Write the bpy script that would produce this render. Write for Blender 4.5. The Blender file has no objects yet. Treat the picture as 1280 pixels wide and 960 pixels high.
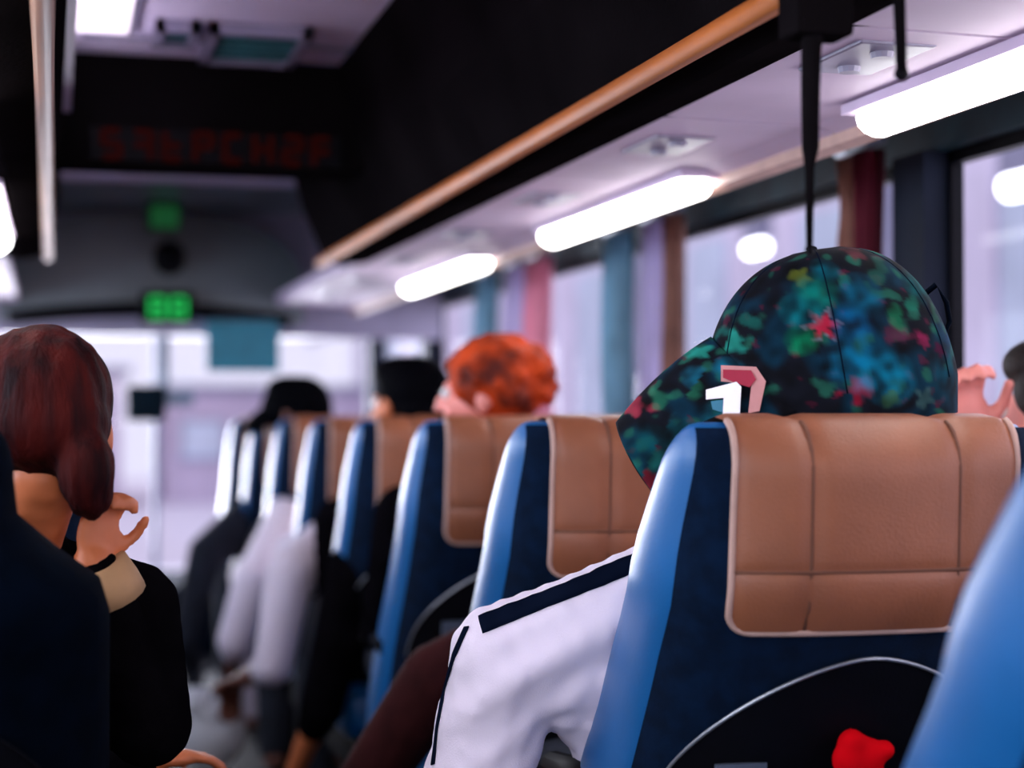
import bpy, bmesh, math, random
from mathutils import Vector, Matrix, noise
from mathutils.bvhtree import BVHTree
random.seed(7)
SC = bpy.context.scene
COL = SC.collection
R = math.radians
V = Vector

# ------------------------------------------------------------------ camera
F_PX = 2200.0
CAM = V((-0.36, 0.0, 1.12))
cd = bpy.data.cameras.new('camera'); cam = bpy.data.objects.new('camera', cd); COL.objects.link(cam)
cd.sensor_width = 36; cd.lens = F_PX / 1280 * 36
cam.location = CAM
cam.rotation_euler = (R(90) + math.atan(42 / F_PX), 0, -math.atan(575 / F_PX))
cd.clip_start = 0.05; cd.clip_end = 200
cd.dof.use_dof = True; cd.dof.focus_distance = 2.16; cd.dof.aperture_fstop = 2.1
SC.camera = cam
CM = cam.rotation_euler.to_matrix()
def pray(px, py):
    return (CM @ V(((px - 640) / F_PX, -(py - 480) / F_PX, -1))).normalized()
def pt(px, py, Y):                                   # world point seen at a pixel on the plane y = Y
    d = pray(px, py); return CAM + d * ((Y - CAM.y) / d.y)

# ------------------------------------------------------------------ world, exposure
w = bpy.data.worlds.new('world'); SC.world = w; w.use_nodes = True
bg = w.node_tree.nodes['Background']
bg.inputs[0].default_value = (0.72, 0.67, 0.84, 1); bg.inputs[1].default_value = 1.15
SC.view_settings.view_transform = 'Standard'; SC.view_settings.look = 'None'
SC.view_settings.gamma = 1; SC.view_settings.exposure = 0.15
SC.view_settings.use_curve_mapping = False
def area(name, loc, rot, sx, sy, power, color):
    l = bpy.data.lights.new(name, 'AREA'); l.shape = 'RECTANGLE'; l.size = sx; l.size_y = sy
    l.energy = power; l.color = color
    o = bpy.data.objects.new(name, l); COL.objects.link(o); o.location = loc; o.rotation_euler = rot
    return o
# daylight falling in through the two window rows, the windscreen and the rear window (just outside each glass)
area('daylight_left', (-1.55, 3.4, 1.50), (0, R(-86), 0), 0.8, 10.5, 190, (0.78, 0.84, 1.0))
area('daylight_right', (1.55, 3.4, 1.40), (0, R(96), 0), 1.0, 10.5, 70, (0.90, 0.82, 1.0))
area('daylight_front', (0.0, 9.3, 1.2), (R(-99), 0, 0), 2.0, 1.5, 260, (0.92, 0.90, 1.0))
area('daylight_rear', (0.0, -2.1, 1.4), (R(106), 0, 0), 1.9, 0.8, 44, (1.0, 0.86, 0.82))

# ------------------------------------------------------------------ materials
def mat(name, col, rough=0.5, metal=0.0, var=0.0, vscale=20, bump=0.0, bscale=200, sheen=0.0, coat=0.0, crough=0.36, spec=0.5, emit=None, estr=0, stretch=None, col2=None):
    m = bpy.data.materials.new(name); m.use_nodes = True
    nt = m.node_tree; N = nt.nodes; L = nt.links; b = N['Principled BSDF']
    b.inputs['Base Color'].default_value = (*col, 1); b.inputs['Roughness'].default_value = rough
    b.inputs['Metallic'].default_value = metal
    b.inputs['Specular IOR Level'].default_value = spec
    if sheen: b.inputs['Sheen Weight'].default_value = sheen
    if coat: b.inputs['Coat Weight'].default_value = coat; b.inputs['Coat Roughness'].default_value = crough
    if emit: b.inputs['Emission Color'].default_value = (*emit, 1); b.inputs['Emission Strength'].default_value = estr
    tc = N.new('ShaderNodeTexCoord'); mp = N.new('ShaderNodeMapping'); L.new(tc.outputs['Object'], mp.inputs[0])
    if stretch: mp.inputs['Scale'].default_value = stretch
    if var or col2:
        n = N.new('ShaderNodeTexNoise'); n.inputs['Scale'].default_value = vscale; n.inputs['Detail'].default_value = 4
        L.new(mp.outputs[0], n.inputs['Vector'])
        r = N.new('ShaderNodeValToRGB'); e = r.color_ramp.elements
        e[0].position = 0.35; e[1].position = 0.65
        c2 = col2 or tuple(min(1, c * (1 + var)) for c in col)
        c1 = col if col2 else tuple(c * (1 - var) for c in col)
        e[0].color = (*c1, 1); e[1].color = (*c2, 1)
        L.new(n.outputs[0], r.inputs[0]); L.new(r.outputs[0], b.inputs['Base Color'])
    if bump:
        n = N.new('ShaderNodeTexNoise'); n.inputs['Scale'].default_value = bscale; n.inputs['Detail'].default_value = 3
        L.new(mp.outputs[0], n.inputs['Vector'])
        bp = N.new('ShaderNodeBump'); bp.inputs['Strength'].default_value = bump; bp.inputs['Distance'].default_value = 0.01
        L.new(n.outputs[0], bp.inputs['Height']); L.new(bp.outputs[0], b.inputs['Normal'])
    return m
def glass(name, tint, gloss=0.08):
    m = bpy.data.materials.new(name); m.use_nodes = True; nt = m.node_tree; N = nt.nodes; L = nt.links
    for n in list(N): N.remove(n)
    o = N.new('ShaderNodeOutputMaterial'); mx = N.new('ShaderNodeMixShader'); t = N.new('ShaderNodeBsdfTransparent'); g = N.new('ShaderNodeBsdfGlossy')
    t.inputs[0].default_value = (*tint, 1); g.inputs['Roughness'].default_value = 0.03; mx.inputs[0].default_value = gloss
    L.new(t.outputs[0], mx.inputs[1]); L.new(g.outputs[0], mx.inputs[2]); L.new(mx.outputs[0], o.inputs[0])
    return m
M = dict(
    leather=mat('blue_leather', (0.0, 0.105, 0.32), 0.5, var=0.10, vscale=6, bump=0.06, bscale=260, coat=0.75, crough=.38, spec=0.2),
    navy=mat('navy_fabric', (0.0010, 0.008, 0.026), 0.8, spec=0.05, var=0.25, vscale=40, bump=0.15, bscale=500, sheen=0.05),
    navy_dark=mat('dark_navy_fabric', (0.0004, 0.002, 0.006), 0.9, spec=0.03, var=0.25, vscale=30, bump=0.2, bscale=400),
    tan=mat('tan_leather', (0.30, 0.098, 0.043), 0.45, var=0.13, vscale=9, bump=0.12, bscale=320),
    piping=mat('pale_piping', (0.50, 0.31, 0.25), 0.5, var=0.1),
    seam=mat('brown_seam', (0.15, 0.052, 0.025), 0.7, var=0.1),
    blackp=mat('black_plastic', (0.002, 0.002, 0.004), 0.6, spec=0.1, var=0.2, bump=0.08, bscale=300),
    chrome=mat('silver_trim', (0.42, 0.44, 0.48), 0.35, metal=0.7, var=0.05),
    rack=mat('rack_black', (0.0055, 0.0045, 0.0052), 0.9, spec=0.0, var=0.25, vscale=4, bump=0.1, bscale=120),
    rail=mat('orange_rail', (0.43, 0.115, 0.012), 0.6, var=0.18, vscale=3, spec=0.2),
    railtan=mat('tan_rail', (0.22, 0.100, 0.068), 0.6, var=0.15, vscale=3, spec=0.2),
    duct=mat('lavender_panel', (0.60, 0.48, 0.64), 0.6, var=0.14, vscale=2.2),
    ceil=mat('ceiling_lining', (0.80, 0.72, 0.90), 0.45, var=0.10, vscale=3),
    ductdark=mat('pelmet_dark', (0.012, 0.028, 0.040), 0.5, var=0.5, vscale=7, col2=(0.02, 0.09, 0.12)),
    tube=mat('lamp_diffuser', (0.9, 0.9, 0.9), 0.4, emit=(1.0, 0.99, 0.97), estr=9, var=0.01),
    tubeout=mat('outdoor_lamp_diffuser', (0.9, 0.9, 0.9), 0.4, emit=(1.0, 0.97, 1.0), estr=7, var=0.01),
    grey=mat('grey_bulkhead', (0.10, 0.125, 0.14), 0.30, var=0.2, vscale=3),
    lav=mat('lavender_bulkhead', (0.26, 0.24, 0.34), 0.4, var=0.2, vscale=3),
    pillar=mat('pillar_trim', (0.010, 0.014, 0.026), 0.7, spec=0.1, var=0.25, vscale=5),
    wall=mat('wall_trim', (0.16, 0.15, 0.19), 0.6, var=0.15),
    floor=mat('floor_vinyl', (0.010, 0.010, 0.014), 0.8, spec=0.1, var=0.3, vscale=30, bump=0.1),
    led=mat('green_led', (0.0, 0.1, 0.02), 0.4, emit=(0.0, 0.8, 0.12), estr=0.55, var=0.01),
    redled=mat('red_led', (0.02, 0.002, 0.002), 0.7, spec=0.0, emit=(0.5, 0.05, 0.03), estr=0.022, var=0.01),
    visor=mat('teal_visor', (0.008, 0.20, 0.28), 0.4, var=0.15, emit=None),
    teal=mat('teal_vent', (0.03, 0.15, 0.17), 0.4, var=0.2),
    mirror=mat('mirror_back', (0.001, 0.008, 0.014), 0.7, spec=0.1, var=0.2),
    steel=mat('grey_metal', (0.22, 0.27, 0.34), 0.4, metal=0.3, var=0.1),
    curt_lav=mat('lavender_curtain', (0.50, 0.45, 0.62), 0.9, var=0.12, vscale=4, sheen=0.2),
    curt_pink=mat('pink_curtain', (0.58, 0.26, 0.34), 0.9, var=0.15, vscale=4),
    curt_teal=mat('teal_curtain', (0.20, 0.34, 0.42), 0.9, var=0.25, vscale=4),
    curt_brown=mat('brown_curtain', (0.26, 0.13, 0.10), 0.9, var=0.3, vscale=4),
    curt_red=mat('red_curtain', (0.13, 0.008, 0.025), 0.9, var=0.2, vscale=6),
    ground=mat('asphalt', (0.80, 0.74, 0.82), 0.9, var=0.05, vscale=4),
    facade=mat('facade_panel', (0.84, 0.78, 0.90), 0.7, var=0.08, vscale=1.5),
    facade2=mat('facade_blue_panel', (0.66, 0.76, 0.86), 0.7, var=0.1, vscale=1.5),
    farwall=mat('far_building_wall', (0.66, 0.56, 0.68), 0.8, var=0.1, vscale=1),
    column=mat('station_column', (0.30, 0.30, 0.40), 0.7, var=0.1, vscale=2),
    skin=mat('skin', (0.55, 0.24, 0.155), 0.5, var=0.08, vscale=14),
    skin_warm=mat('warm_skin', (0.62, 0.17, 0.06), 0.5, var=0.12, vscale=14),
    skin_pink=mat('pink_skin', (0.80, 0.27, 0.22), 0.5, var=0.12, vscale=20),
    skin_dark=mat('brown_skin', (0.20, 0.065, 0.04), 0.5, var=0.15, vscale=14),
    hair_auburn=mat('auburn_hair', (0.009, 0.002, 0.003), 0.6, vscale=9, spec=0.05, col2=(0.055, 0.006, 0.005), bump=0.3, bscale=60, stretch=(4, 4, 0.6)),
    hair_orange=mat('orange_curls', (0.09, 0.010, 0.004), 0.7, vscale=16, spec=0.2, col2=(0.60, 0.060, 0.006), bump=0.6, bscale=70),
    hair_black=mat('black_hair', (0.001, 0.001, 0.002), 0.7, spec=0.02, var=0.3, bump=0.5, bscale=80, stretch=(4, 4, 0.6)),
    hair_brown=mat('dark_brown_hair', (0.010, 0.005, 0.004), 0.6, spec=0.2, var=0.3, bump=0.5, bscale=80, stretch=(4, 4, 0.6)),
    white=mat('white_jersey', (0.86, 0.76, 0.88), 0.75, var=0.05, vscale=5, bump=0.15, bscale=500, sheen=0.1),
    whitetrim=mat('white_trim', (0.92, 0.92, 0.96), 0.7, var=0.02),
    stripe=mat('navy_stripe', (0.004, 0.007, 0.018), 0.9, spec=0.0, var=0.2),
    black=mat('black_cloth', (0.003, 0.0025, 0.0035), 0.95, spec=0.0, var=0.3, bump=0.2, bscale=300),
    maroon=mat('maroon_cloth', (0.040, 0.008, 0.008), 0.85, spec=0.1, var=0.25, bump=0.2, bscale=300),
    denim=mat('dark_trousers', (0.012, 0.016, 0.028), 0.85, var=0.3, bump=0.2, bscale=300),
    beige=mat('beige_cuff', (0.50, 0.28, 0.13), 0.7, var=0.1),
    red=mat('red_cloth', (0.72, 0.001, 0.006), 0.8, spec=0.05, var=0.1, vscale=12),
    eye=mat('eye_white', (0.8, 0.8, 0.8), 0.2, var=0.01), iris=mat('iris', (0.04, 0.02, 0.01), 0.2, var=0.1),
    label=mat('grey_label', (0.07, 0.09, 0.13), 0.5, var=0.2),
)
M['glass'] = glass('window_glass', (0.96, 0.98, 0.99), 0.01)
M['glass_rear'] = glass('rear_glass', (0.9, 0.92, 0.95), 0.05)

# ------------------------------------------------------------------ mesh helpers
def link(name, bm, m, parent=None, smooth=False, loc=None):
    me = bpy.data.meshes.new(name); bm.normal_update(); bm.to_mesh(me); bm.free()
    for mm in (m if isinstance(m, (list, tuple)) else [m]): me.materials.append(mm)
    if smooth:
        for p in me.polygons: p.use_smooth = True
    o = bpy.data.objects.new(name, me); COL.objects.link(o)
    if parent: o.parent = parent
    if loc: o.location = loc
    return o
def tag(o, label, cat, group=None):
    o['label'] = label; o['category'] = cat
    if group: o['group'] = group
    return o
def struct(o, label=None):
    o['kind'] = 'structure'
    if label: o['label'] = label
    return o
def empty(name, loc, rz=0):
    o = bpy.data.objects.new(name, None); COL.objects.link(o); o.location = loc; o.rotation_euler = (0, 0, rz)
    return o
def box(bm, a, b, bev=0.0):
    t = bmesh.new()
    bmesh.ops.create_cube(t, size=1)
    for v in t.verts:
        v.co = V([(a[i] + b[i]) / 2 + v.co[i] * (b[i] - a[i]) for i in range(3)])
    if bev: bmesh.ops.bevel(t, geom=t.edges[:], offset=bev, segments=2, affect='EDGES', profile=0.6)
    merge(bm, t)
def merge(bm, t):
    me = bpy.data.meshes.new('tmp'); t.to_mesh(me); t.free(); bm.from_mesh(me); bpy.data.meshes.remove(me)
def boxo(name, a, b, m, parent=None, bev=0.0):
    bm = bmesh.new(); box(bm, a, b, bev); return link(name, bm, m, parent)
def tube(bm, pts, r, seg=8, flat=None, cap=True):
    pts = [V(p) for p in pts]; rings = []
    rs = r if isinstance(r, (list, tuple)) else [r] * len(pts)
    up = V((0, 0, 1)); pn = None
    for i, p in enumerate(pts):
        d = (pts[min(i + 1, len(pts) - 1)] - pts[max(i - 1, 0)]).normalized()
        if pn is None:
            n = d.cross(up)
            if n.length < 1e-3: n = d.cross(V((1, 0, 0)))
        else: n = pn - d * pn.dot(d)
        n.normalize(); pn = n; b = d.cross(n)
        rings.append([bm.verts.new(p + n * math.cos(2 * math.pi * k / seg) * rs[i] + b * math.sin(2 * math.pi * k / seg) * rs[i] * (flat or 1)) for k in range(seg)])
    for a, c in zip(rings, rings[1:]):
        for k in range(seg): bm.faces.new((a[k], a[(k + 1) % seg], c[(k + 1) % seg], c[k]))
    if cap: bm.faces.new(rings[0][::-1]); bm.faces.new(rings[-1])
def prism(bm, prof, y0, y1):                       # closed xz profile extruded along y
    a = [bm.verts.new((x, y0, z)) for x, z in prof]; b = [bm.verts.new((x, y1, z)) for x, z in prof]
    n = len(prof)
    for i in range(n): bm.faces.new((a[i], a[(i + 1) % n], b[(i + 1) % n], b[i]))
    bm.faces.new(a[::-1]); bm.faces.new(b)
    bmesh.ops.recalc_face_normals(bm, faces=bm.faces[:])
def ell(bm, c, r, rot=None, sub=2):
    if not isinstance(r, (tuple, list)): r = (r, r, r)
    mx = Matrix.Translation(V(c)) @ (rot.to_4x4() if rot else Matrix.Identity(4)) @ Matrix.Diagonal((*r, 1))
    bmesh.ops.create_icosphere(bm, subdivisions=sub, radius=1, matrix=mx)
def limb(bm, a, b, ra, rb, n=None):
    a, b = V(a), V(b); n = n or max(3, int((b - a).length / (min(ra, rb) * 0.45)))
    for i in range(n + 1):
        t = i / n; ell(bm, a.lerp(b, t), ra + (rb - ra) * t)
def fuse(bm, vox, it=3, disp=None):                # closed lumps -> one continuous smooth surface
    me = bpy.data.meshes.new('raw'); bm.to_mesh(me); bm.free()
    o = bpy.data.objects.new('raw', me); COL.objects.link(o)
    r = o.modifiers.new('r', 'REMESH'); r.mode = 'VOXEL'; r.voxel_size = vox
    s = o.modifiers.new('s', 'SMOOTH'); s.factor = 0.5; s.iterations = it
    dg = bpy.context.evaluated_depsgraph_get(); dg.update()
    me2 = bpy.data.meshes.new_from_object(o.evaluated_get(dg))
    bpy.data.objects.remove(o); bpy.data.meshes.remove(me)
    if disp:
        nn = [v.normal.copy() for v in me2.vertices]
        for v, n in zip(me2.vertices, nn): v.co = v.co + n * disp(v.co)
    for p in me2.polygons: p.use_smooth = True
    return me2
def meshobj(name, me, m, parent=None):
    me.name = name
    me.materials.clear(); me.materials.append(m)
    o = bpy.data.objects.new(name, me); COL.objects.link(o)
    if parent: o.parent = parent
    return o

# ------------------------------------------------------------------ the coach shell
Y0, Y1, HW = -1.9, 8.95, 1.18
CEIL = 1.93
bm = bmesh.new(); box(bm, (-HW - .05, Y0, -0.06), (HW + .05, Y1, 0)); struct(link('floor', bm, M['floor']))
bm = bmesh.new(); box(bm, (-HW - .05, Y0, CEIL), (HW + .05, 6.15, CEIL + .06)); c_ = struct(link('ceiling', bm, M['ceil']))
boxo('ceiling_panel', (-HW, 6.15, CEIL - .004), (HW, Y1, CEIL + .05), M['grey'], c_)
for k in range(5):                                   # lining joints
    yy = 0.4 + k * 0.85
    boxo('joint_strip', (-0.30, yy, CEIL - .006), (0.28, yy + .02, CEIL + .01), M['lav'], c_)
PIL = [-1.4, 0.05, 1.48, 2.92, 4.36, 5.80, 7.25, 8.6]
WZ0, WZ1 = 0.76, 1.60
def side(s, nm):
    def bx(name, y0, y1, z0, z1, m, th=0.05, inn=0.0, parent=None):
        xa, xb = sorted((s * (HW - inn), s * (HW + th)))
        return boxo(name, (xa, y0, z0), (xb, y1, z1), m, parent)
    wl = struct(bx('wall_' + nm, Y0, Y1, 0, WZ0, M['wall']))
    bx('upper_panel', Y0, Y1, WZ1, CEIL, M['ductdark'], parent=wl)
    for y in PIL: bx('window_pillar', y - .06, y + .06, WZ0, WZ1, M['pillar'], inn=0.03, parent=wl)
    bx('sill_strip', Y0, Y1, WZ0 - .03, WZ0 + .01, M['pillar'], inn=0.035, parent=wl)
    return wl
wl_r = side(1, 'right'); wl_l = side(-1, 'left')
n_win = 0
for s in (1, -1):
    ys = [Y0] + PIL
    for a, b in zip(ys, ys[1:]):
        n_win += 1
        x = s * (HW + .03)
        g = boxo('window_%d' % n_win, (x - .004, a + .06, WZ0), (x + .004, b - .06, WZ1), M['glass']); struct(g)
        f = bmesh.new()
        for (ya, yb, za, zb) in ((a + .05, b - .05, WZ1 - .025, WZ1), (a + .05, b - .05, WZ0, WZ0 + .02), (a + .05, a + .075, WZ0, WZ1), (b - .075, b - .05, WZ0, WZ1)):
            box(f, (x - .012, ya, za), (x + .012, yb, zb))
        link('window_frame', f, M['blackp'], g)
# rear wall with its window
rw = struct(boxo('wall_rear', (-HW, Y0 - .05, 0), (HW, Y0, 1.0), M['wall']))
boxo('upper_panel', (-HW, Y0 - .05, 1.65), (HW, Y0, CEIL), M['wall'], rw)
struct(boxo('window_%d' % (n_win + 1), (-HW, Y0 - .03, 1.0), (HW, Y0 - .02, 1.65), M['glass_rear']))
# front: windscreen, dashboard
fw = struct(boxo('wall_front', (-HW, Y1, 0), (HW, Y1 + .06, 0.36), M['wall']))
boxo('header_panel', (-HW, Y1, 1.66), (HW, Y1 + .06, CEIL), M['grey'], fw)
ws = struct(boxo('window_%d' % (n_win + 2), (-HW, Y1 + .01, 0.36), (HW, Y1 + .02, 1.66), M['glass']), 'wide windscreen at the front of the coach')
boxo('center_post', (0.13, Y1 - .02, 0.36), (0.155, Y1, 1.66), M['steel'], ws)

# front bulkhead: pale full-width header with a dark arched panel in front of it
bm = bmesh.new(); box(bm, (-HW, 7.02, 1.44), (HW, 7.10, CEIL)); bk = struct(link('wall_bulkhead', bm, M['lav']), 'pale header above the front of the aisle')
bm = bmesh.new(); prof = []
for i in range(17):
    a = math.pi * i / 16; prof.append((0.02 + 0.58 * math.cos(a), 1.55 + 0.37 * math.sin(a) ** 0.6))
prof.append((-0.56, 1.48)); 
for i in range(9): t = i / 8; prof.append((-0.56 + 1.16 * t, 1.48 + 0.035 * math.sin(math.pi * t)))
prism(bm, prof, 6.90, 7.02)
ap = link('arched_panel', bm, M['grey'], bk)
bm = bmesh.new()
tube(bm, [(-0.52 + 1.06 * i / 12, 6.90, 1.497 + 0.04 * math.sin(math.pi * i / 12)) for i in range(13)], 0.03, 8)
link('lower_lip', bm, M['blackp'], bk, True)
clk = boxo('digital_clock', (-0.035, 6.80, 1.475), (0.165, 6.875, 1.60), M['blackp'], bev=.01)
tag(clk, 'small green lit display on the arched panel above the windscreen', 'display')
bm = bmesh.new()
for cx in (0.025, 0.105):
    for (dx, dz, sx, sz) in ((0, .035, .026, .007), (0, 0, .026, .007), (0, -.035, .026, .007), (.024, .018, .007, .018), (-.024, .018, .007, .018), (.024, -.018, .007, .018), (-.024, -.018, .007, .018)):
        box(bm, (cx + dx - sx, 6.795, 1.5375 + dz - sz), (cx + dx + sx, 6.805, 1.5375 + dz + sz))
link('lit_digits', bm, M['led'], clk)
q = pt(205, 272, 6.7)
gs = boxo('green_reflection', (q.x - .06, 6.68, q.z - .05), (q.x + .06, 6.72, CEIL - .001), M['blackp'], bev=.006)  # glowing panel added to imitate a green reflection on the glossy bulkhead
boxo('glow_face', (q.x - .052, 6.672, q.z - .042), (q.x + .052, 6.682, q.z + .042), mat('dim_green', (.01, .05, .02), .5, emit=(.02, .30, .08), estr=.16, var=.01), gs)
tag(gs, 'dim green glowing panel above the black dome, added to imitate a reflection', 'imitated reflection')
bm = bmesh.new(); ell(bm, (0.075, 6.84, 1.735), (0.05, .04, .055), sub=3); 
dm = tag(link('camera_dome', bm, M['blackp'], None, True), 'small black dome on the arched panel above the green display', 'camera')
bm = bmesh.new(); ell(bm, (0.075, 6.885, 1.735), (0.065, .02, .07), sub=2); link('base', bm, M['rack'], dm, True)

# rear view mirror on its stalk, teal visor
mr = empty('rear_view_mirror', (0.07, 7.08, 1.20))
def loc(bm, o): bmesh.ops.translate(bm, verts=bm.verts[:], vec=-V(o.location)); return bm
q0, q1 = pt(206, 408, 7.06), pt(206, 480, 7.06)
bm = bmesh.new(); tube(bm, [(q0.x, 7.06, 1.46), q0, q1, q1 + V((0, -.02, -.03))], 0.016, 8); link('stalk', loc(bm, mr), M['steel'], mr, True)
a_, b_ = pt(158, 526, 7.06), pt(207, 482, 7.06)
bm = bmesh.new(); box(bm, (a_.x, 7.0, a_.z), (b_.x, 7.07, b_.z), .015); link('mirror_head', loc(bm, mr), M['mirror'], mr, True)
a_, b_ = pt(204, 508, 7.06), pt(242, 490, 7.06)
bm = bmesh.new(); box(bm, (a_.x, 7.02, a_.z), (b_.x, 7.055, b_.z), .012); link('mirror_arm', loc(bm, mr), M['steel'], mr, True)
tag(mr, 'dark rear view mirror hanging on a thin stalk before the bright windscreen', 'mirror')
a_, b_ = pt(258, 464, 6.86), pt(349, 402, 6.86)
vs = empty('sun_visor', ((a_.x + b_.x) / 2, 6.86, b_.z))
bm = bmesh.new(); box(bm, (a_.x, 6.85, a_.z), (b_.x, 6.87, b_.z), .008); link('visor_panel', loc(bm, vs), M['visor'], vs)
bm = bmesh.new(); tube(bm, [(a_.x + .02, 6.87, b_.z), (b_.x - .02, 6.87, b_.z)], .01); tube(bm, [(vs.location.x, 6.87, b_.z), (vs.location.x, 6.93, b_.z + .03)], .012); link('bracket', loc(bm, vs), M['steel'], vs)
tag(vs, 'teal tinted sun visor hanging at the top of the windscreen', 'visor')
# dashboard
db = boxo('dashboard', (-1.1, 8.35, 0.0), (1.1, 8.9, 0.34), M['navy_dark'], bev=.04)
tag(db, 'low dark dashboard below the bright windscreen', 'dashboard')

# dark overhead unit with dim red matrix letters
ou = empty('overhead_unit', (0, 4.0, CEIL))
bm = bmesh.new(); prism(bm, [(-.42, CEIL), (-.42, 1.73), (-.38, 1.69), (.36, 1.69), (.42, 1.73), (.42, CEIL)], 4.0, 4.20); link('housing', loc(bm, ou), M['rack'], ou)
boxo('display_window', (-.28, -.006, -.238), (.28, .002, -.165), M['blackp'], ou)
segs = {0: (0, .036, 1), 1: (0, 0, 1), 2: (0, -.036, 1), 3: (.018, .018, 0), 4: (-.018, .018, 0), 5: (.018, -.018, 0), 6: (-.018, -.018, 0)}
pats = [(0, 1, 2, 4, 5), (0, 3, 5, 1), (1, 2, 4, 6), (0, 1, 3, 4, 6), (0, 2, 4, 6), (1, 3, 4, 5, 6), (0, 1, 2, 3, 6), (0, 1, 4, 6)]
for i, pz in enumerate(pats):
    bm = bmesh.new(); cx = -.235 + i * .067
    for k in pz:
        dx, dz, h = segs[k]; sx, sz = (.017, .007) if h else (.007, .017)
        box(bm, (cx + dx - sx, -.010, -.202 + dz * .8 - sz), (cx + dx + sx, -.005, -.202 + dz * .8 + sz))
    link('display_letter', bm, M['redled'], ou)
tag(ou, 'black overhead unit with dim red display letters across the aisle ceiling', 'display unit')
cl_ = empty('ceiling_lamp', (-.275, 3.2, CEIL))
boxo('diffuser', (-.075, -.5, -.016), (.065, .52, -.006), mat('ceiling_diffuser', (.8, .8, .8), .5, emit=(.95, .80, .95), estr=1.0, var=.01), cl_, .004)
boxo('frame', (-.09, -.515, -.010), (.08, .535, -.001), M['lav'], cl_)
tag(cl_, 'soft pinkish ceiling lamp panel beside the tan rail at the top left', 'lamp')
# ceiling vents ahead of it
def vent(x0, x1, y0, y1, m, label, nsl):
    v = empty('roof_vent', ((x0 + x1) / 2, (y0 + y1) / 2, CEIL))
    w_, d_ = (x1 - x0) / 2, (y1 - y0) / 2
    f = bmesh.new()
    for a in ((-w_, -d_, w_, -d_ + .02), (-w_, d_ - .02, w_, d_), (-w_, -d_, -w_ + .02, d_), (w_ - .02, -d_, w_, d_)): box(f, (a[0], a[1], -.025), (a[2], a[3], 0))
    link('frame', f, M['lav'], v)
    boxo('backing', (-w_ + .01, -d_ + .01, -.006), (w_ - .01, d_ - .01, -.001), m, v)
    for i in range(nsl):
        yy = -d_ + .03 + (2 * d_ - .06) * (i + .5) / nsl
        boxo('slat', (-w_ + .02, yy - .012, -.02), (w_ - .02, yy + .006, -.010), m, v)
    tag(v, label, 'vent')
vent(-.05, 0.16, 3.62, 3.95, M['teal'], 'teal roof vent just behind the black overhead unit', 5)
vent(-.16, -.07, 3.62, 3.80, M['ductdark'], 'small dark roof vent beside the left luggage rack', 5)

# ------------------------------------------------------------------ luggage racks, ducts, lamps
def rack(s, label):
    R0, RE = Y0, 4.99
    rk = empty('luggage_rack', (s * .45, 2, 1.56))
    P = lambda pr: [(s * x, z) for x, z in pr]
    xr = 0.379 if s > 0 else 0.372
    bm = bmesh.new()
    if s > 0: prism(bm, P([(xr + .012, 1.565), (xr - .055, 1.72), (.272, CEIL - .002), (.34, CEIL - .002), (xr + .05, 1.60), (.70, 1.60), (.70, 1.575), (.484, 1.56), (.44, 1.552)]), R0, RE)
    else: prism(bm, P([(xr + .012, 1.565), (xr - .03, 1.72), (.345, CEIL - .002), (.39, CEIL - .002), (xr + .05, 1.60), (.70, 1.60), (.70, 1.575), (.484, 1.56), (.44, 1.552)]), R0, RE)
    link('rack_body', loc(bm, rk), M['rack'], rk)
    bm = bmesh.new()
    prism(bm, P([(xr - .009, 1.551), (xr + .007, 1.549), (xr + .013, 1.562), (xr + .006, 1.575), (xr - .009, 1.574), (xr - .013, 1.562)]), R0, RE + .01)
    link('edge_rail', loc(bm, rk), M['rail'] if s > 0 else M['railtan'], rk, True)['label'] = 'orange brown edge rail' if s > 0 else 'tan edge rail'
    for i in range(5):
        y = 0.2 + i * 1.15; bm = bmesh.new()
        prism(bm, P([(.42, 1.60), (.40, 1.66), (.46, 1.75), (.62, 1.80), (1.1, 1.86), (1.1, 1.80), (.60, 1.60)]), y, y + .03)
        link('rack_bracket', loc(bm, rk), M['rack'], rk)
    tag(rk, label, 'luggage rack')
    du = empty('service_duct', (s * .8, 2, 1.56))
    y = R0; i = 0
    while y < 6.85:
        y2 = min(y + .62, 6.88); bm = bmesh.new()
        prism(bm, P([(.486, 1.562), (.74, 1.558), (.785, 1.545), (.80, 1.548), (.80, 1.60), (.486, 1.60)]), y, y2 - .010)
        link('duct_panel', loc(bm, du), M['duct'], du); bm = bmesh.new()
        prism(bm, P([(.80, 1.56), (1.17, 1.70), (1.17, 1.74), (.80, 1.60)]), y, y2 - .006)
        link('pelmet_panel', loc(bm, du), M['ductdark'], du); y = y2
    y = R0 + .3
    while y < 6.6:                                   # reading light and air nozzle blocks over each row
        boxo('reading_panel', (s * .60 - .8 * s - .05, y - 2 - .09, -.003), (s * .60 - .8 * s + .05, y - 2 + .09, .004), M['lav'], du, .004)
        for k in (-1, 1):
            bm = bmesh.new(); bmesh.ops.create_cone(bm, cap_ends=True, segments=12, radius1=.013, radius2=.015, depth=.008, matrix=Matrix.Translation((s * .60 - .8 * s, y - 2 + k * .045, -.006)))
            link('air_nozzle', bm, M['lav'], du)
        y += .713
    bm = bmesh.new(); prism(bm, P([(.778, 1.530), (.80, 1.524), (.818, 1.530), (.818, 1.552), (.778, 1.552)]), R0, 6.88)
    link('edge_strip', loc(bm, du), M['piping'], du)
    tag(du, 'lavender panelled service duct with lamps above the %s row of windows' % ('long right' if s > 0 else 'left'), 'ceiling duct')
rack(1, 'black luggage rack with an orange edge rail above the right seats')
rack(-1, 'black luggage rack with a tan edge rail at the left')
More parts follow.
